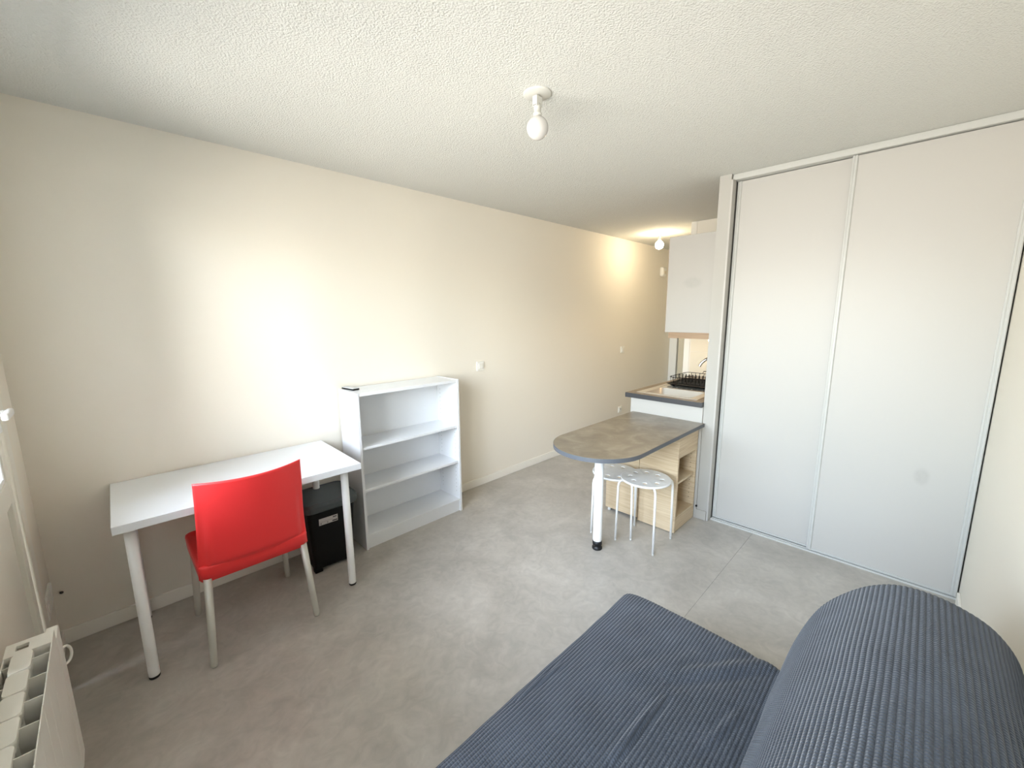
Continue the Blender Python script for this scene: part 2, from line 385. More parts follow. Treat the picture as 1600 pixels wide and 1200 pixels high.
def sdoor(x, y0, y1, m):
    d = wbox('sliding_door', m, (x+.006, x+.016, y0+.02, y1-.02, .022, 2.398))
    # move the texture origin so the mark keeps its place
    for a, b in ((y0, y0+.026), (y1-.026, y1)):
        p = MB().use(M_alu)
        Y = 2.37
        p.box(x-3.11, x+.022-3.11, a+Y, b+Y, .014, 2.40, bev=.003)
        p.box(x-.003-3.11, x+.002-3.11, a+.003+Y, a+.010+Y, .014, 2.40, bev=.0012)
        p.box(x-.003-3.11, x+.002-3.11, b-.010+Y, b-.003+Y, .014, 2.40, bev=.0012)
        p.build('stile', parent=d)
    p = MB().use(M_alu); Y = 2.37
    p.box(x+.002-3.11, x+.020-3.11, y0+.02+Y, y1-.02+Y, .013, .026); p.build('bottom_rail', parent=d)
    return d
M_wardR2 = stain_mat('wardrobe_white_marked', (190, 187, 181), 0.42, (0.006, -0.441, 0.641), (0.4, 0.040, 0.062), 0.16, (120, 118, 112))
sdoor(3.108, -3.016, -2.340, M_wardR2)
sdoor(3.134, -2.372, -1.742, M_ward)

# ================================================================== SOFA
def catmull(P, n):
    out = []; m = len(P)
    for i in range(m-1):
        p0 = Vector(P[max(i-1, 0)]); p1 = Vector(P[i]); p2 = Vector(P[i+1]); p3 = Vector(P[min(i+2, m-1)])
        for k in range(n):
            t = k/n
            out.append(0.5*((2*p1)+(-p0+p2)*t+(2*p0-5*p1+4*p2-p3)*t*t+(-p0+3*p1-3*p2+p3)*t**3))
    out.append(Vector(P[-1])); return out
def resample(pts, step):
    L = [0.0]
    for a, b in zip(pts, pts[1:]): L.append(L[-1]+(b-a).length)
    n = int(L[-1]/step); out = []; j = 0
    for i in range(n+1):
        s = L[-1]*i/n
        while j < len(L)-2 and L[j+1] < s: j += 1
        t = (s-L[j])/max(L[j+1]-L[j], 1e-9); out.append((pts[j].lerp(pts[j+1], t), s))
    return out
RIB = 0.0115
sofa = empty('sofa_bed', (0.6, -2.5, 0), 0, 'dark grey-blue ribbed corduroy sofa with rounded backrest in the foreground', 'sofa')
SX0, SX1 = -0.285, 1.452
def cushion(name, prof, x0, x1, rnd, wrinkle, base, amp=0.0024, cap_inset=0.03, centre=None):
    P = resample(catmull([(a, b, 0) for a, b in prof], 12), RIB/5)
    cen = centre
    xs = []
    n = 96
    for i in range(n+1): xs.append(x0 + (x1-x0)*i/n)
    for k in range(7): xs.append(x1 + rnd*math.sin((k+1)/7*PI/2))
    def scale_at(i):
        if i <= n: return 0.0
        k = i-n; return rnd*(1-math.cos(k/7*PI/2))
    def tang(j):
        a = P[max(j-1, 0)][0]; b = P[min(j+1, len(P)-1)][0]; d = (b-a).normalized(); return d
    nrm = []
    for j in range(len(P)):
        d = tang(j); nv = Vector((-d.y, d.x, 0))
        if nv.dot(P[j][0]-Vector((cen[0], cen[1], 0))) < 0: nv = -nv
        nrm.append(nv)
    def fn(i, j):
        p, s = P[j]; nv = nrm[j]; x = xs[i]
        h = amp*(abs(math.sin(PI*s/RIB))**0.7) - scale_at(i) + wrinkle(x, p.x, p.y, s)
        q = p + nv*h
        return Vector((x-0.6, q.x+2.5, q.y))
    mb = MB().use(M_fab)
    ds = [0.0]
    for a, b in zip(xs, xs[1:]): ds.append(ds[-1]+(b-a if b-a > .004 else .006))
    vs = mb.grid(fn, len(xs), len(P), uvfn=lambda i, j: (ds[i], P[j][1]))
    for end in (0, -1):
        ring = vs[end]
        c = sum((v.co for v in ring), Vector())/len(ring)
        cv = mb.bm.verts.new(c)
        for a, b in zip(ring, ring[1:]): mb._fin([mb.bm.faces.new((a, b, cv) if end else (b, a, cv))], True)
    return mb.build(name, parent=base)
def gau(x, s): return math.exp(-(x/s)**2)
def seglen(px, py, a, b):
    ax, ay = a; bx, by = b; dx, dy = bx-ax, by-ay; L2 = dx*dx+dy*dy
    t = max(0, min(1, ((px-ax)*dx+(py-ay)*dy)/L2)); qx, qy = ax+t*dx, ay+t*dy
    return math.hypot(px-qx, py-qy), t
def wr_seat(x, y, z, s):
    if z < .30: return 0.0
    h = 0.004*noise.noise(Vector((x*2.2, y*3.5, 0))) + 0.0022*noise.noise(Vector((x*9, y*7, 3)))
    for a, b, amp, w in (((1.16, -2.30), (1.45, -2.515), .010, .022), ((.80, -2.295), (1.06, -2.31), .011, .012), ((.76, -1.995), (.96, -2.02), .005, .008),
                         ((1.0, -2.45), (1.18, -2.49), .006, .012), ((.95, -2.13), (1.28, -2.33), .004, .03), ((.45, -2.40), (.72, -2.36), .009, .016)):
        d, t = seglen(x, y, a, b); h += amp*gau(d, w)*math.sin(PI*min(1, max(.0, t*.9+.05)))
        h -= .5*amp*gau(d-w*1.6, w*.7)*(1 if y < a[1] else .3)
    return h
seatprof = [(-1.985, .13), (-1.975, .20), (-1.962, .30), (-1.966, .352), (-1.990, .385), (-2.06, .398), (-2.2, .402), (-2.4, .400), (-2.53, .392), (-2.60, .36), (-2.62, .30)]
cushion('seat_cushion', seatprof, SX0, SX1-.03, .03, wr_seat, sofa, centre=(-2.3, .2))
def wr_back(x, y, z, s):
    return 0.006*noise.noise(Vector((x*2.0, y*4, z*4))) + 0.002*noise.noise(Vector((x*8, y*9, z*9)))
backprof = [(-2.590, .26), (-2.548, .36), (-2.546, .43), (-2.569, .54), (-2.618, .67), (-2.685, .760), (-2.752, .812), (-2.82, .826), (-2.887, .816), (-2.948, .782), (-2.990, .712), (-3.006, .60), (-3.008, .42), (-3.005, .16)]
cushion('backrest', backprof, SX0, SX1-.035, .045, wr_back, sofa, centre=(-2.8, .4))
MB().use(M_fab).box(SX0-.6+.02, SX1-.6-.02, -2.62+2.5, -1.99+2.5, .12, .30, bev=.01).build('base', parent=sofa)
for x in (SX0+.12, SX1-.12):
    for y in (-2.08, -2.85):
        MB().use(M_dark).lathe([(.022, 0), (.024, .01), (.02, .17)], (x-.6, y+2.5, 0), 16).build('leg', parent=sofa)

# ================================================================== DESK
DZ = .735
desk = empty('desk', (-0.058, -0.004, 0), -0.0118, 'white rectangular desk on four round white legs against the left wall', 'desk')
MB().use(M_lam).box(0, 1.0, -.60, 0, DZ-.034, DZ, bev=.0015).build('desk_top', parent=desk)
for u, v in ((.05, -.545), (.928, -.535), (.05, -.06), (.925, -.06)):
    lg = MB().use(M_wmetal).lathe([(.0195, .012), (.0200, .016), (.0200, DZ-.040)], (u, v, 0), 24)
    lg.lathe([(.045, DZ-.040), (.045, DZ-.0345)], (u, v, 0), 24, smooth=False)
    lo = lg.build('leg', parent=desk)
    MB().use(M_dark).lathe([(.018, 0), (.0195, .003), (.0195, .012)], (u, v, 0), 24).build('foot_cap', parent=lo, label='black plastic foot cap')

# ================================================================== BOOKCASE
bk = empty('bookcase', (1.0795, -.014, 0), 0.004, 'low white open bookcase with three inner shelves beside the desk', 'bookcase')
BD = .268; BW = .80; BH = 1.06; T = .017
MB().use(M_lam).box(0, T, -BD, 0, 0, BH, bev=.0012).build('side_panel', parent=bk)
MB().use(M_lam).box(BW-T, BW, -BD, 0, 0, BH, bev=.0012).build('side_panel', parent=bk)
MB().use(M_lam).box(T, BW-T, -.006, 0, .08, BH-.018).build('back_panel', parent=bk)
MB().use(M_lam).box(T+.0005, BW-T-.0005, -BD+.002, -.006, BH-.022, BH-.002, bev=.001).build('top_panel', parent=bk)
for z in (.701, .417):
    MB().use(M_lam).box(T+.001, BW-T-.001, -BD+.008, -.007, z-.017, z, bev=.001).build('shelf', parent=bk)
MB().use(M_lam).box(T+.0005, BW-T-.0005, -BD+.003, -.006, .084, .101, bev=.001).build('bottom_shelf', parent=bk)
MB().use(M_lam).box(T+.0005, BW-T-.0005, -BD+.014, -BD+.030, 0.0, .084, bev=.001).build('plinth', parent=bk)
ph = MB().use(mat('pin_hole', (150, 150, 145), .8))
for xx in (T+.0002, BW-T-.0002):
    for yy in (-.045, -.225):
        for k in range(26):
            z = .16+k*.032
            if min(abs(z-.701), abs(z-.417)) < .02: continue
            ph.box(xx-.0006, xx+.0006, yy-.0022, yy+.0022, z-.0022, z+.0022)
ph.build('pin_holes', parent=bk, kind='stuff')

# remote control on the bookcase
rc = empty('remote_control', (1.128, -.094, 1.0605), math.radians(9), 'small slim silver and black remote control lying on the top left corner of the bookcase', 'remote control')
MB().use(mat('silver_plastic', (196, 198, 200), .35)).box(-.022, .022, -.065, .065, .009, .013, bev=.0015).build('top_cover', parent=rc, label='silver top cover')
MB().use(M_blackp).box(-.0225, .0225, -.066, .066, 0.0, .009, bev=.002).build('body', parent=rc)

# ================================================================== STORAGE BOX UNDER DESK
sb = empty('storage_box', (.868, -.195, 0), -0.03, 'black plastic storage box with grey lid standing under the desk', 'storage box')
def rrect(hx, hy, r, n=6, cx=0, cy=0):
    out = []
    for (sx, sy_, a0) in ((1, 1, 0), (-1, 1, PI/2), (-1, -1, PI), (1, -1, 3*PI/2)):
        for k in range(n+1):
            a = a0+PI/2*k/n; out.append((cx+sx*(hx-r)+r*math.cos(a), cy+sy_*(hy-r)+r*math.sin(a)))
    return out
def loft(mb, rings, smooth=True, cap=(True, True)):
    R = [[mb.bm.verts.new((x, y, z)) for x, y in pts] for pts, z in rings]; fs = []
    for a, b in zip(R, R[1:]):
        n = len(a)
        for i in range(n): fs.append(mb.bm.faces.new((a[i], a[(i+1) % n], b[(i+1) % n], b[i])))
    mb._fin(fs, smooth)
    if cap[0]: mb._fin([mb.bm.faces.new(R[0][::-1])])
    if cap[1]: mb._fin([mb.bm.faces.new(R[-1])])
bb = MB().use(M_blackp)
loft(bb, [(rrect(.118, .108, .02), .022), (rrect(.140, .130, .025), .395)], smooth=False)
for sx in (-1, 1):
    for q in (-1, 1):
        bb.box(sx*.075, sx*.120, q*.070, q*.112, 0.0, .024, bev=.003)
bb.box(-.07, .07, -.1125, -.108, .030, .036, bev=.001)
bb.build('body', parent=sb)
ld = MB().use(M_lid)
loft(ld, [(rrect(.150, .140, .045), .392), (rrect(.160, .150, .05), .400), (rrect(.163, .153, .05), .432), (rrect(.157, .147, .045), .448), (rrect(.150, .140, .045), .450), (rrect(.147, .137, .04), .444), (rrect(.08, .07, .03), .444)], smooth=False)
ld.build('lid', parent=sb, label='dark grey lid')
# sticker on the sloping front
tilt = math.atan2(.022, .373)
def on_front(o, x, z):
    o.parent = sb; o.location = (x, -.1083-(z-.022)*math.tan(tilt)-.0009, z); o.rotation_euler = (-tilt*-1, 0, 0)
st = MB().use(mat('paper_label', (190, 188, 184), .6)); st.box(-.055, .055, -.0004, .0004, -.021, .021)
sto = st.build('sticker', label='white printed sticker'); on_front(sto, -.025, .325)
M_ink = mat('black_ink', (25, 25, 28), .6)
ik = MB().use(M_ink)
ik.box(.022, .052, -.0008, -.0004, -.016, -.009); ik.box(.026, .048, -.0008, -.0004, .008, .014)
ik.box(-.047, -.041, -.0008, -.0004, -.014, -.008); ik.box(-.010, -.002, -.0008, -.0004, -.014, -.010)
for k in range(12): ik.box(-.045+k*.006, -.0412+k*.006, -.0006, -.0004, -.002, -.0008)
ik.build('print', parent=sto)

# ================================================================== RED CHAIR
ch = empty('chair', (.40, -.445, 0), 0, 'red plastic shell chair with light metal legs facing the desk', 'chair')
def sm(a, b, x):
    t = max(0, min(1, (x-a)/(b-a))); return t*t*(3-2*t)
def back_pt(u, v, off=0.0):
    hw = .226 - .0165*v - .003*math.sin(PI*v)
    z = .395 + .462*v
    y0 = -.190 - .030*v - .012*v*v
    bow = (.020 + .052*v)*(1-u*u)
    edge = sm(.80, .93, abs(u))*(1-sm(.30, .85, v)); bot = 1-sm(.10, .17, v)
    m = max(edge, bot*.9)
    y = y0 - bow + .020*m
    x = u*hw
    return Vector((x, y+off, z))
def shell(fn, nu, nv, th, name, m, parent):
    mb = MB().use(m)
    A = mb.grid(lambda i, j: fn(i/(nu-1), j/(nv-1), 0), nu, nv)
    B = mb.grid(lambda i, j: fn(i/(nu-1), j/(nv-1), th), nu, nv)
    fs = []
    for i in range(nu-1):
        fs.append(mb.bm.faces.new((A[i][0], B[i][0], B[i+1][0], A[i+1][0]))); fs.append(mb.bm.faces.new((A[i][-1], A[i+1][-1], B[i+1][-1], B[i][-1])))
    for j in range(nv-1):
        fs.append(mb.bm.faces.new((A[0][j], A[0][j+1], B[0][j+1], B[0][j]))); fs.append(mb.bm.faces.new((A[-1][j], B[-1][j], B[-1][j+1], A[-1][j+1])))
    mb._fin(fs)
    return mb.build(name, parent=parent)
shell(lambda a, b, o: back_pt(-1+2*a, b, o), 49, 41, .006, 'backrest', M_red, ch)
# seat pan with a deep apron
def seat_ring(s, z, drop=0):
    return [(x*s, y*s+.02*(1-s)) for x, y in rrect(.226, .218, .035, 5, 0, .02)]
sp_ = MB().use(M_red)
loft(sp_, [(seat_ring(.90, 0), .385), (seat_ring(.985, 0), .388), (seat_ring(1.0, 0), .448), (seat_ring(.99, 0), .458), (seat_ring(.955, 0), .461), (seat_ring(.90, 0), .454), (seat_ring(.55, 0), .449)])
sp_.build('seat', parent=ch)
for (fx, fy, tx, ty) in ((-.221, -.230, -.197, -.185), (.221, -.222, .199, -.185), (-.216, .226, -.200, .190), (.218, .236, .200, .195)):
    MB().use(M_aluleg).tube([(fx, fy, 0.004), (fx, fy, .012), (tx, ty, .40)], [.0125, .014, .0165], 20).build('leg', parent=ch)

# ================================================================== TABLE + OAK CABINET
tb = empty('bar_table', (2.4, -1.383, 0), 0, 'taupe stone-effect table with rounded end on one white leg', 'table')
R = .287; cxT = 2.12; yc = -1.383; TZ = .745
poly = [(3.046-2.4, R), ]
for k in range(49):
    a = PI/2 + PI*k/48; poly.append((cxT+R*math.cos(a)-2.4, R*math.sin(a)))
poly.append((3.046-2.4, -R))
tp = MB().use(M_edge).prism(poly, TZ-.026, TZ-.0012)
tp.build('edge_band', parent=tb)
def inset(poly, d):
    out = []
    for x, y in poly:
        X = x-(cxT-2.4)
        if X < 0: L = math.hypot(X, y); out.append((cxT-2.4+X*(L-d)/L, y*(L-d)/L))
        else: out.append((x, y-d*math.copysign(1, y)))
    return out
MB().use(M_table).prism(inset(poly, .0015), TZ-.0012, TZ).build('table_top', parent=tb)
lg = MB().use(M_wmetal).lathe([(.029, .060), (.030, .064), (.030, TZ-.032)], (2.172-2.4, .030, 0), 28)
lg.lathe([(.05, TZ-.032), (.05, TZ-.0265)], (2.172-2.4, .030, 0), 28, smooth=False)
lo = lg.build('leg', parent=tb)
MB().use(M_dark).lathe([(.031, 0), (.033, .004), (.033, .014), (.027, .018), (.026, .030), (.031, .034), (.031, .060)], (2.172-2.4, .030, 0), 28).build('foot', parent=lo, label='black adjustable foot')

cb = empty('storage_cabinet', (2.87, -1.36, 0), 0, 'pale oak cabinet with open side shelves supporting the rounded table', 'cabinet')
def cbox(name, b, m=M_oak, bev=.0012, parent=cb, **k):
    return box(name, m, (b[0]-2.87, b[1]-2.87, b[2]+1.36, b[3]+1.36, b[4], b[5]), parent, bev=bev, **k)
CT = TZ-.027
cbox('front_panel', (2.700, 2.718, -1.3535, -1.080, .022, CT))
cbox('front_panel', (2.700, 2.718, -1.640, -1.3565, .005, CT))
cbox('side_panel', (3.020, 3.038, -1.636, -1.084, .005, CT-.001))
cbox('back_panel', (2.718, 3.020, -1.102, -1.086, .022, CT-.001))
cbox('divider', (2.718, 3.020, -1.362, -1.346, .10, CT-.001))
cbox('drawer_front', (2.7195, 3.020, -1.639, -1.622, .552, CT-.002))
cbox('shelf', (2.7185, 3.0195, -1.630, -1.362, .355, .371))
cbox('bottom_shelf', (2.7185, 3.0195, -1.634, -1.362, .098, .114))
cbox('plinth', (2.7185, 3.0195, -1.634, -1.618, .003, .098))
hh = MB().use(mat('shelf_pin_hole', (96, 78, 58), .8))
for yy in (-1.60, -1.42):
    for k in range(11):
        z = .165+k*.034
        if abs(z-.363) < .02: continue
        hh.box(3.0194-2.87, 3.0206-2.87, yy+1.36-.0025, yy+1.36+.0025, z-.0025, z+.0025)
hh.build('pin_holes', parent=cb, kind='stuff')
for y in (-1.11, -1.60):
    MB().use(M_white).lathe([(.014, 0), (.012, .022)], (2.712-2.87, y+1.36, 0), 12).build('foot', parent=cb) if y > -1.2 else None
bm_ = MB().use(M_dark); bm_.box(3.048, 3.058, -1.658, -1.644, .088, .104, bev=.003)
tagp(bm_.build('bumper'), 'small black bumper on the wall end behind the oak cabinet', 'bumper')

# ================================================================== STOOLS
def stool(label, x, y, rz, zt, R0):
    t = empty('stool', (x, y, 0), rz, label, 'stool', 'round white stools under the table')
    mb = MB().use(M_wmetal)
    NH = 8; rh = .016; rc_ = .103
    # annulus built per 45-degree sector around a hole
    def ring_pts(z):
        return z
    for top in (0, 1):
        z = zt if top else zt-.006
        for k in range(NH):
            a0 = 2*PI*k/NH; am = a0+PI/NH
            hc = Vector((rc_*math.cos(am), rc_*math.sin(am), z))
            # sector boundary sampled: 24 points matched to 24 hole points
            inner = .05
            out = []
            for q in range(9): a = a0+2*PI/NH*q/8; out.append(Vector(((R0-.004)*math.cos(a), (R0-.004)*math.sin(a), z)))
            for q in range(1, 4): r_ = (R0-.004)+(inner-(R0-.004))*q/4; a = a0+2*PI/NH; out.append(Vector((r_*math.cos(a), r_*math.sin(a), z)))
            for q in range(9): a = a0+2*PI/NH*(1-q/8); out.append(Vector((inner*math.cos(a), inner*math.sin(a), z)))
            for q in range(1, 4): r_ = inner+((R0-.004)-inner)*q/4; a = a0; out.append(Vector((r_*math.cos(a), r_*math.sin(a), z)))
            ov = [mb.bm.verts.new(p) for p in out]; hv = []
            for p in out:
                d = (p-hc); a = math.atan2(d.y, d.x); hv.append(mb.bm.verts.new(hc+Vector((rh*math.cos(a), rh*math.sin(a), -.0015 if top else 0))))
            n = len(ov); fs = []
            for i in range(n): fs.append(mb.bm.faces.new((ov[i], ov[(i+1) % n], hv[(i+1) % n], hv[i])))
            mb._fin(fs)
            if top:
                lo_ = [mb.bm.verts.new(v.co+Vector((0, 0, -.006))) for v in hv]
                mb._fin([mb.bm.faces.new((hv[i], hv[(i+1) % n], lo_[(i+1) % n], lo_[i])) for i in range(n)])
        cvs = [mb.bm.verts.new((inner*math.cos(2*PI*q/64), inner*math.sin(2*PI*q/64), z)) for q in range(64)]
        mb._fin([mb.bm.faces.new(cvs)])
    mb.lathe([(R0-.004, zt), (R0-.001, zt-.0015), (R0, zt-.005), (R0, zt-.012), (R0-.003, zt-.014), (R0-.006, zt-.010)], (0, 0, 0), 64, cap=False)
    bmesh.ops.remove_doubles(mb.bm, verts=mb.bm.verts, dist=.00002)
    mb.build('seat', parent=t)
    for k in range(4):
        a = PI/4+k*PI/2; c, s = math.cos(a), math.sin(a)
        pts = [(.192*c, .192*s, .012), (.185*c, .185*s, zt-.06), (.180*c, .180*s, zt-.035), (.168*c, .168*s, zt-.020), (.145*c, .145*s, zt-.0145), (.05*c, .05*s, zt-.0145)]
        P = [Vector(p) for p in pts]
        lg = MB().use(M_wmetal).tube([pts[0], pts[1]]+[tuple(v) for v in catmull(pts[1:5], 4)[1:]]+[pts[5]], .0075, 12)
        lo = lg.build('leg', parent=t)
        MB().use(mat('foot_grey', (205, 205, 200), .6) if k == 0 else bpy.data.materials['foot_grey']).lathe([(.006, 0), (.0072, .003), (.0072, .012)], (.192*c, .192*s, 0), 12).build('foot', parent=lo)
    return t
stool('round white metal stool nearer the camera, in front of the oak cabinet', 2.484, -1.518, 0.02, .452, .163)
stool('round white metal stool half hidden behind the table leg', 2.488, -1.283, 0.41, .432, .160)

# ================================================================== KITCHENETTE
kb = empty('base_cabinet', (3.7, -1.35, 0), 0, 'white kitchen base cabinet behind the rounded table', 'cabinet')
def kbox(name, m, b, parent=kb, bev=.0012, o=(3.7, -1.35), **k):
    return box(name, m, (b[0]-o[0], b[1]-o[0], b[2]-o[1], b[3]-o[1], b[4], b[5]), parent, bev=bev, **k)
kbox('end_panel', M_ward, (3.050, 3.068, -1.6505, -1.072, 0, .861))
kbox('carcass', M_lam, (3.0685, 4.318, -1.648, -1.095, .10, .72))
kbox('back_rail', M_lam, (3.0685, 4.318, -1.648, -1.63, .72, .861))
kbox('plinth', M_lam, (3.0685, 4.318, -1.15, -1.135, 0, .10))
for a, b in ((3.071, 3.692), (3.695, 4.315)):
    d = kbox('door', M_lam, (a, b, -1.094, -1.076, .104, .855))
    hdb = MB().use(M_chrome); xm = (b-.05 if a < 3.5 else a+.05)-3.7
    hdb.tube([(xm, .274, .70), (xm, .299, .70), (xm, .299, .82), (xm, .274, .82)], .005, 8); hdb.build('handle', parent=d)
# worktop with cut-out
wt = empty('worktop', (3.7, -1.34, 0), 0, 'dark-edged laminate kitchen worktop holding the steel sink', 'worktop')
wm = MB().use(M_cedge); o_ = (3.7, -1.34)
X0, X1, Y0, Y1 = 3.020, 4.3235, -1.6510, -1.035; sx0, sx1, sy0, sy1 = 3.105, 3.425, -1.545, -1.145
for q in ((X0, sx0, Y0, Y1), (sx1, X1, Y0, Y1), (sx0, sx1, Y0, sy0), (sx0, sx1, sy1, Y1)):
    wm.box(q[0]-3.7, q[1]-3.7, q[2]+1.34, q[3]+1.34, .862, .8992)
wm.build('core', parent=wt)
wm = MB().use(M_ctop)
for q in ((X0+.001, sx0, Y0, Y1-.001), (sx1, X1, Y0, Y1-.001), (sx0, sx1, Y0, sy0), (sx0, sx1, sy1, Y1-.001)):
    wm.box(q[0]-3.7, q[1]-3.7, q[2]+1.34, q[3]+1.34, .8992, .9000)
wm.build('laminate_surface', parent=wt)
# sink
sk = empty('sink', (3.5, -1.34, .9), 0, 'stainless steel sink with square bowl and ribbed drainer in the worktop', 'sink')
sm_ = MB().use(M_steel)
bc = (3.265-3.5, -1.345+1.34)
# rim as frame boxes around bowl
def fr(x0, x1, y0, y1, z0=.0005, z1=.004): sm_.box(x0-3.5, x1-3.5, y0+1.34, y1+1.34, z0, z1, bev=.001)
fr(3.085, 3.118, -1.590, -1.100); fr(3.412, 3.45, -1.590, -1.100); fr(3.118, 3.412, -1.590, -1.532); fr(3.118, 3.412, -1.158, -1.100)
fr(3.45, 4.04, -1.590, -1.560, .0005, .004); fr(3.45, 4.04, -1.130, -1.100, .0005, .004); fr(4.01, 4.04, -1.560, -1.130, .0005, .004)
fr(3.45, 4.01, -1.560, -1.130, .0005, .0015)
sm_.build('rim', parent=sk)
bw = MB().use(M_steel)
def rr(hx, hy, r): return rrect(hx, hy, r, 6, bc[0], bc[1])
loft(bw, [(rr(.152, .192, .04), .0042), (rr(.146, .186, .04), -.002), (rr(.138, .178, .05), -.12), (rr(.11, .15, .05), -.15), (rr(.03, .03, .029), -.156)], cap=(False, True))
bo = bw.build('bowl', parent=sk)
for k in range(9):
    MB().use(M_steel).box(3.49-3.5, 3.97-3.5, -1.175-k*.043+1.34-.004, -1.175-k*.043+1.34+.004, .0012, .0045, bev=.0015).build('drainer_rib', parent=sk)
# faucet
fc = empty('faucet', (3.50, -1.615, .9), 0, 'chrome kitchen tap with arched spout above the sink', 'faucet')
MB().use(M_chrome).lathe([(.024, 0), (.024, .006), (.018, .012), (.018, .10)], (0, 0, 0), 20).build('body', parent=fc)
arc = [(0, 0, .10), (0, 0, .20), (-.01, .015, .250), (-.03, .055, .279), (-.05, .100, .276), (-.066, .135, .245), (-.073, .152, .212)]
MB().use(M_chrome).tube([tuple(v) for v in catmull(arc, 6)], .0115, 14).build('spout', parent=fc)
MB().use(M_chrome).tube([(0.0, 0, .09), (.05, 0, .11)], .006, 10).build('lever', parent=fc)
# dish rack
rk = empty('dish_rack', (3.70, -1.37, .9045), 0, 'black wire dish rack with black drip tray on the sink drainer', 'dish rack')
tr = MB().use(M_blackp)
loft(tr, [(rrect(.20, .195, .05), .014), (rrect(.215, .21, .055), .024), (rrect(.222, .217, .055), .026), (rrect(.21, .205, .05), .020), (rrect(.19, .185, .04), .017)], smooth=False)
tr.build('tray', parent=rk)
for sx in (-1, 1):
    for q in (-1, 1): MB().use(M_blackp).box(sx*.16-.008, sx*.16+.008, q*.16-.008, q*.16+.008, 0, .015).build('foot', parent=rk)
def loopz(hx, hy, r, z, rad):
    p = rrect(hx, hy, r, 5); return [(x, y, z) for x, y in p]+[(p[0][0], p[0][1], z)]
MB().use(M_blackp).tube(loopz(.20, .195, .05, .085, 0), .0028, 8, cap=False).build('top_wire', parent=rk)
MB().use(M_blackp).tube(loopz(.185, .18, .045, .032, 0), .0025, 8, cap=False).build('lower_wire', parent=rk)
for k in range(11):
    x = -.165+k*.033
    MB().use(M_blackp).tube([(x, -.194, .085), (x, -.18, .032), (x, .18, .032), (x, .194, .085)], .0018, 6).build('cross_wire', parent=rk)
for k in range(12):
    y = -.16+k*.029
    MB().use(M_blackp).tube([(-.06, y, .032), (-.06, y, .092), (-.05, y, .100), (-.04, y, .092), (-.04, y, .032)], .0026, 6).build('plate_prong', parent=rk)
for k in range(9):
    y = -.15+k*.0375
    for sx in (-1, 1): MB().use(M_blackp).tube([(sx*.186, y, .030), (sx*.2, y, .087)], .0022, 6).build('side_wire', parent=rk)
for sx in (-1, 1):
    MB().use(M_blackp).tube([(sx*.2, -.05, .085), (sx*.205, -.045, .105), (sx*.205, .045, .105), (sx*.2, .05, .085)], .003, 8).build('handle', parent=rk)

# upper cabinet
uc = empty('wall_cabinet', (3.7, -1.47, 1.35), 0, 'white and oak wall cabinet hanging above the kitchen sink', 'wall cabinet')
def ubox(name, m, b, parent=uc, bev=.0012):
    return box(name, m, (b[0]-3.7, b[1]-3.7, b[2]+1.47, b[3]+1.47, b[4]-1.35, b[5]-1.35), parent, bev=bev)
M_ucab2 = stain_mat('upper_cabinet_marked', (176, 172, 165), 0.42, (-.58, -.02, .41), (0.4, 0.085, 0.05), 0.14, (120, 118, 112))
ubox('end_panel', M_ucab2, (3.120, 3.136, -1.6505, -1.300, 1.396, 2.100))
ubox('carcass', M_oakd, (3.1365, 4.31, -1.6505, -1.302, 1.398, 2.095))
for a, b in ((3.139, 3.723), (3.726, 4.31)): ubox('door', M_oakd, (a+.012, b, -1.3015, -1.283, 1.396, 2.092))
ubox('light_rail', M_oakd, (3.126, 3.142, -1.6505, -1.325, 1.351, 1.3975))
ubox('light_rail', M_oakd, (3.142, 4.31, -1.340, -1.325, 1.351, 1.3975))
uL = empty('cabinet_light', (3.7, -1.52, 1.302), 0, 'small lit strip light under the wall cabinet', 'light')
MB().use(M_white).box(-.27, .27, -.02, .02, .030, .0955, bev=.003).build('housing', parent=uL)
MB().use(M_tube).tube([(-.255, 0, .022), (.255, 0, .022)], .009, 12).build('tube', parent=uL, label='glowing tube')

# ================================================================== CEILING LAMPS
M_lampw = mat('lamp_plastic_white', (208, 207, 200), .45)
def lamp(x, y, bulbmat, label, lit):
    t = empty('ceiling_lamp', (x, y, H), 0, label, 'ceiling lamp', 'bare bulb ceiling lamps')
    MB().use(M_lampw).lathe([(.058, 0), (.058, -.004), (.054, -.007), (.0, -.007)], (0, 0, 0), 40, cap=False).build('ceiling_plate', parent=t)
    c = MB().use(M_lampw); c.box(-.018, .018, -.012, .012, -.052, -.012, bev=.002); c.box(-.004, .004, -.006, .006, -.014, -.006)
    k_ = c.build('connector', parent=t)
    k = MB().use(M_dark)
    for q in range(4): k.box(-.0185, -.0178, -.0085+q*.0045, -.006+q*.0045, -.050, -.046)
    k.build('terminal_slots', parent=k_)
    MB().use(M_lampw).lathe([(.013, -.040), (.0145, -.052), (.0145, -.074), (.018, -.076), (.018, -.083), (.0135, -.085)], (0, 0, 0), 24).build('lamp_holder', parent=t)
    prof = [(.0135, -.085), (.0140, -.094)]
    zc, rb = -.131, .0455
    for q in range(15):
        a = math.radians(62-152*q/14); prof.append((max(0.0, rb*math.cos(a)), zc+rb*math.sin(a)))
    prof[-1] = (0.0, zc-rb)
    MB().use(bulbmat).lathe(prof, (0, 0, 0), 36, cap=False).build('bulb', parent=t)
    return t
lamp(1.399, -1.503, M_bulb, 'unlit bare globe bulb hanging from the middle of the ceiling', False)
lamp(4.622, -.480, M_bulbon, 'lit bare bulb glowing on the ceiling beyond the wall cabinet', True)

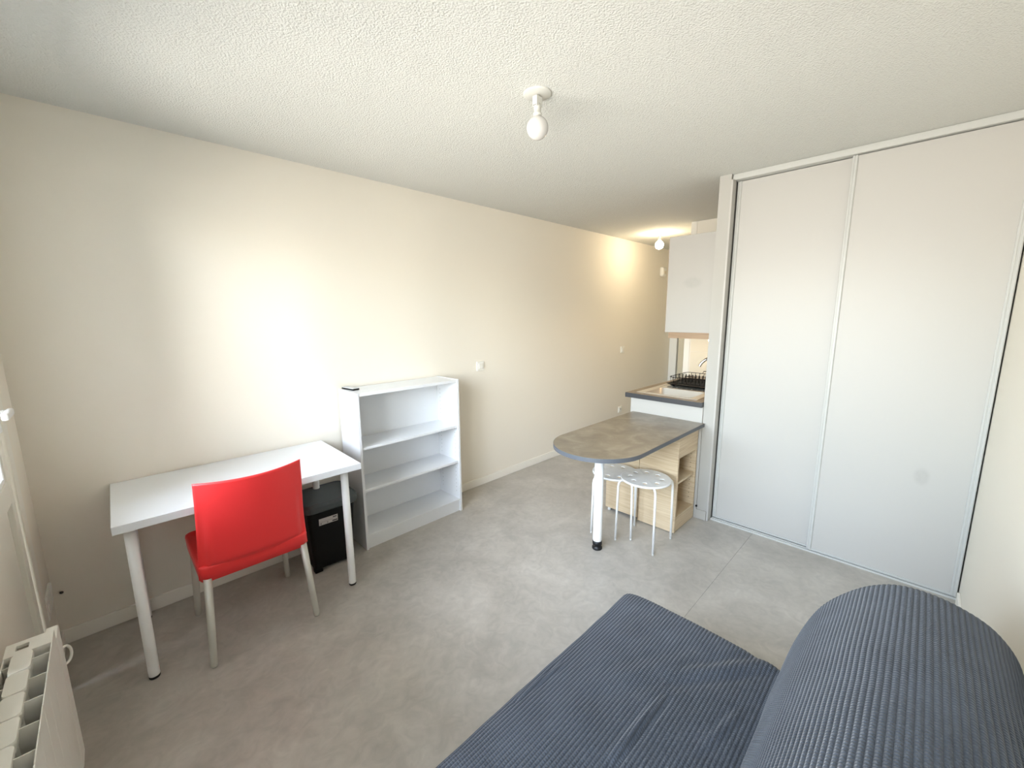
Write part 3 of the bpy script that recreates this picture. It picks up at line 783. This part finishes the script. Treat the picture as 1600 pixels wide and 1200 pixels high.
# ================================================================== WALL FITTINGS
M_sw = mat('switch_white', (238, 236, 228), .35)
def switch(x, z, label):
    t = empty('wall_switch', (x, 0, z), 0, label, 'light switch', 'white light switches on the left wall')
    MB().use(M_sw).box(-.041, .041, -.010, 0, -.041, .041, bev=.004).build('plate', parent=t)
    MB().use(M_sw).box(-.022, .022, -.0155, -.010, -.022, .022, bev=.002).build('rocker', parent=t)
switch(2.332, 1.096, 'white wall switch just right of and above the bookcase')
switch(4.72, 1.088, 'small white wall switch in the corridor near the wall cabinet')
ws = empty('wall_socket', (4.712, 0, .305), 0, 'white wall socket low on the left wall behind the rounded table', 'socket')
MB().use(M_sw).box(-.041, .041, -.010, 0, -.041, .041, bev=.004).build('plate', parent=ws)
s2 = MB().use(M_sw)
s2.box(-.026, .026, -.014, -.010, -.026, .026, bev=.002); s2.build('insert', parent=ws)
MB().use(M_dark).tube([(0, -.0145, .006), (0, -.012, .006)], .007, 12).build('socket_hole', parent=ws)
sd = empty('wall_sensor', (5.70, 0, 2.115), 0, 'rounded white sensor high on the left wall beyond the lit bulb', 'sensor')
sdm = MB().use(M_sw); sdm.box(-.06, .06, -.055, 0, -.065, .065, bev=.024, seg=4); sdm.build('housing', parent=sd)
MB().use(mat('sensor_lens', (215, 205, 185), .3)).box(-.030, .030, -.058, -.050, -.03, .01, bev=.003).build('lens', parent=sd)
# triple socket on the window wall beside the frame
ts = empty('triple_socket', (XW, -.165, .315), 0, 'white triple wall socket in the left corner beside the radiator', 'socket')
for k in (-1, 0, 1):
    p = MB().use(M_sw).box(0, .011, k*.071-.034, k*.071+.034, -.040, .040, bev=.003).build('plate', parent=ts)
    MB().use(M_base).tube([(.0105, k*.071, 0), (.0125, k*.071, 0)], .018, 18).build('socket_insert', parent=p)
tagp(MB().use(mat('dark_metal', (60, 55, 50), .5)).lathe([(.005, 0), (.007, .004), (.0, .006)], (0, 0, 0), 12, cap=False).build('wall_plug', loc=(XW+.03, -.001, .262)), 'small dark screw plug low on the left wall near the corner', 'screw')
bpy.data.objects['wall_plug'].rotation_euler = (PI/2, 0, 0)

# ================================================================== RADIATOR
M_rad = mat('radiator_white', (234, 232, 224), .3)
rd = empty('radiator', (-.255, -1.01, 0), 0, 'white finned electric radiator in the lower left corner under the window', 'radiator')
RZ = .622; PIT = .0925; NM = 9; y_start = -.066
xf = .048; xb = -.043; YE = y_start-NM*PIT-.01
def rb(name, b, bev=.001, parent=rd, m=M_rad, **k): return box(name, m, b, parent, bev=bev, **k)
# far end cap with control slot (frame of four strips so the slot is a real recess)
ec = MB().use(M_rad)
ec.box(xb, xf, 0, -.012, .10, RZ); ec.box(xb, xf, -.054, -.066, .10, RZ)
ec.box(xf-.020, xf, -.012, -.054, .10, RZ); ec.box(xb, xb+.020, -.012, -.054, .10, RZ)
ec.box(xb+.020, xf-.020, -.012, -.054, .10, RZ-.010)
ec.box(xb+.045, xf-.020, -.012, -.054, RZ-.012, RZ); ec.box(xb+.020, xb+.045, -.012, -.020, RZ-.012, RZ); ec.box(xb+.020, xb+.045, -.046, -.054, RZ-.012, RZ)
eco = ec.build('end_cap', parent=rd)
MB().use(mat('slot_grey', (130, 122, 108), .5)).box(xb+.021, xb+.044, -.021, -.045, RZ-.0105, RZ-.008).build('control_slot', parent=eco)
for k in range(NM):
    ya = y_start-k*PIT; yb = ya-PIT+.0015
    rb('front_plate', (xf-.0025, xf, yb, ya, .10, RZ-.001), bev=.0008)
    rb('back_plate', (xb, xb+.0025, yb, ya, .10, RZ-.001), bev=.0008)
    ym = (ya+yb)/2
    rb('fin', (xb+.003, xf-.003, ym-.0012, ym+.0012, .11, RZ-.002), bev=.0006)
    el = MB().use(M_rad); loft(el, [(rrect(.018, PIT/2-.003, .009, 4, -.007, ym), RZ-.030), (rrect(.021, PIT/2-.001, .012, 4, -.007, ym), RZ-.004), (rrect(.020, PIT/2-.002, .012, 4, -.007, ym), RZ+.002)], smooth=False)
    eo = el.build('element', parent=rd)
    MB().use(M_rad).tube([(-.007, ym, .12), (-.007, ym, RZ-.03)], .016, 14).build('core_tube', parent=eo)
# control housing beyond the end cap and its cable
rb('control_housing', (.022, xf+.001, .004, .085, .12, .590), bev=.004)
rb('end_bracket', (xb, -.014, .004, .03, .14, .56), bev=.003)
cbl = [(xf-.004, .078, .505), (xf+.006, .088, .507), (xf+.013, .096, .492), (xf+.014, .098, .470), (xf+.008, .092, .452), (xf-.004, .080, .448)]
MB().use(M_rad).tube([tuple(v) for v in catmull(cbl, 6)], .0038, 10).build('cable', parent=rd)
for yy in (-.12, YE+.10):
    rb('wall_bracket', (xb-.012, xb, yy-.02, yy+.02, .2, .5), bev=.001)
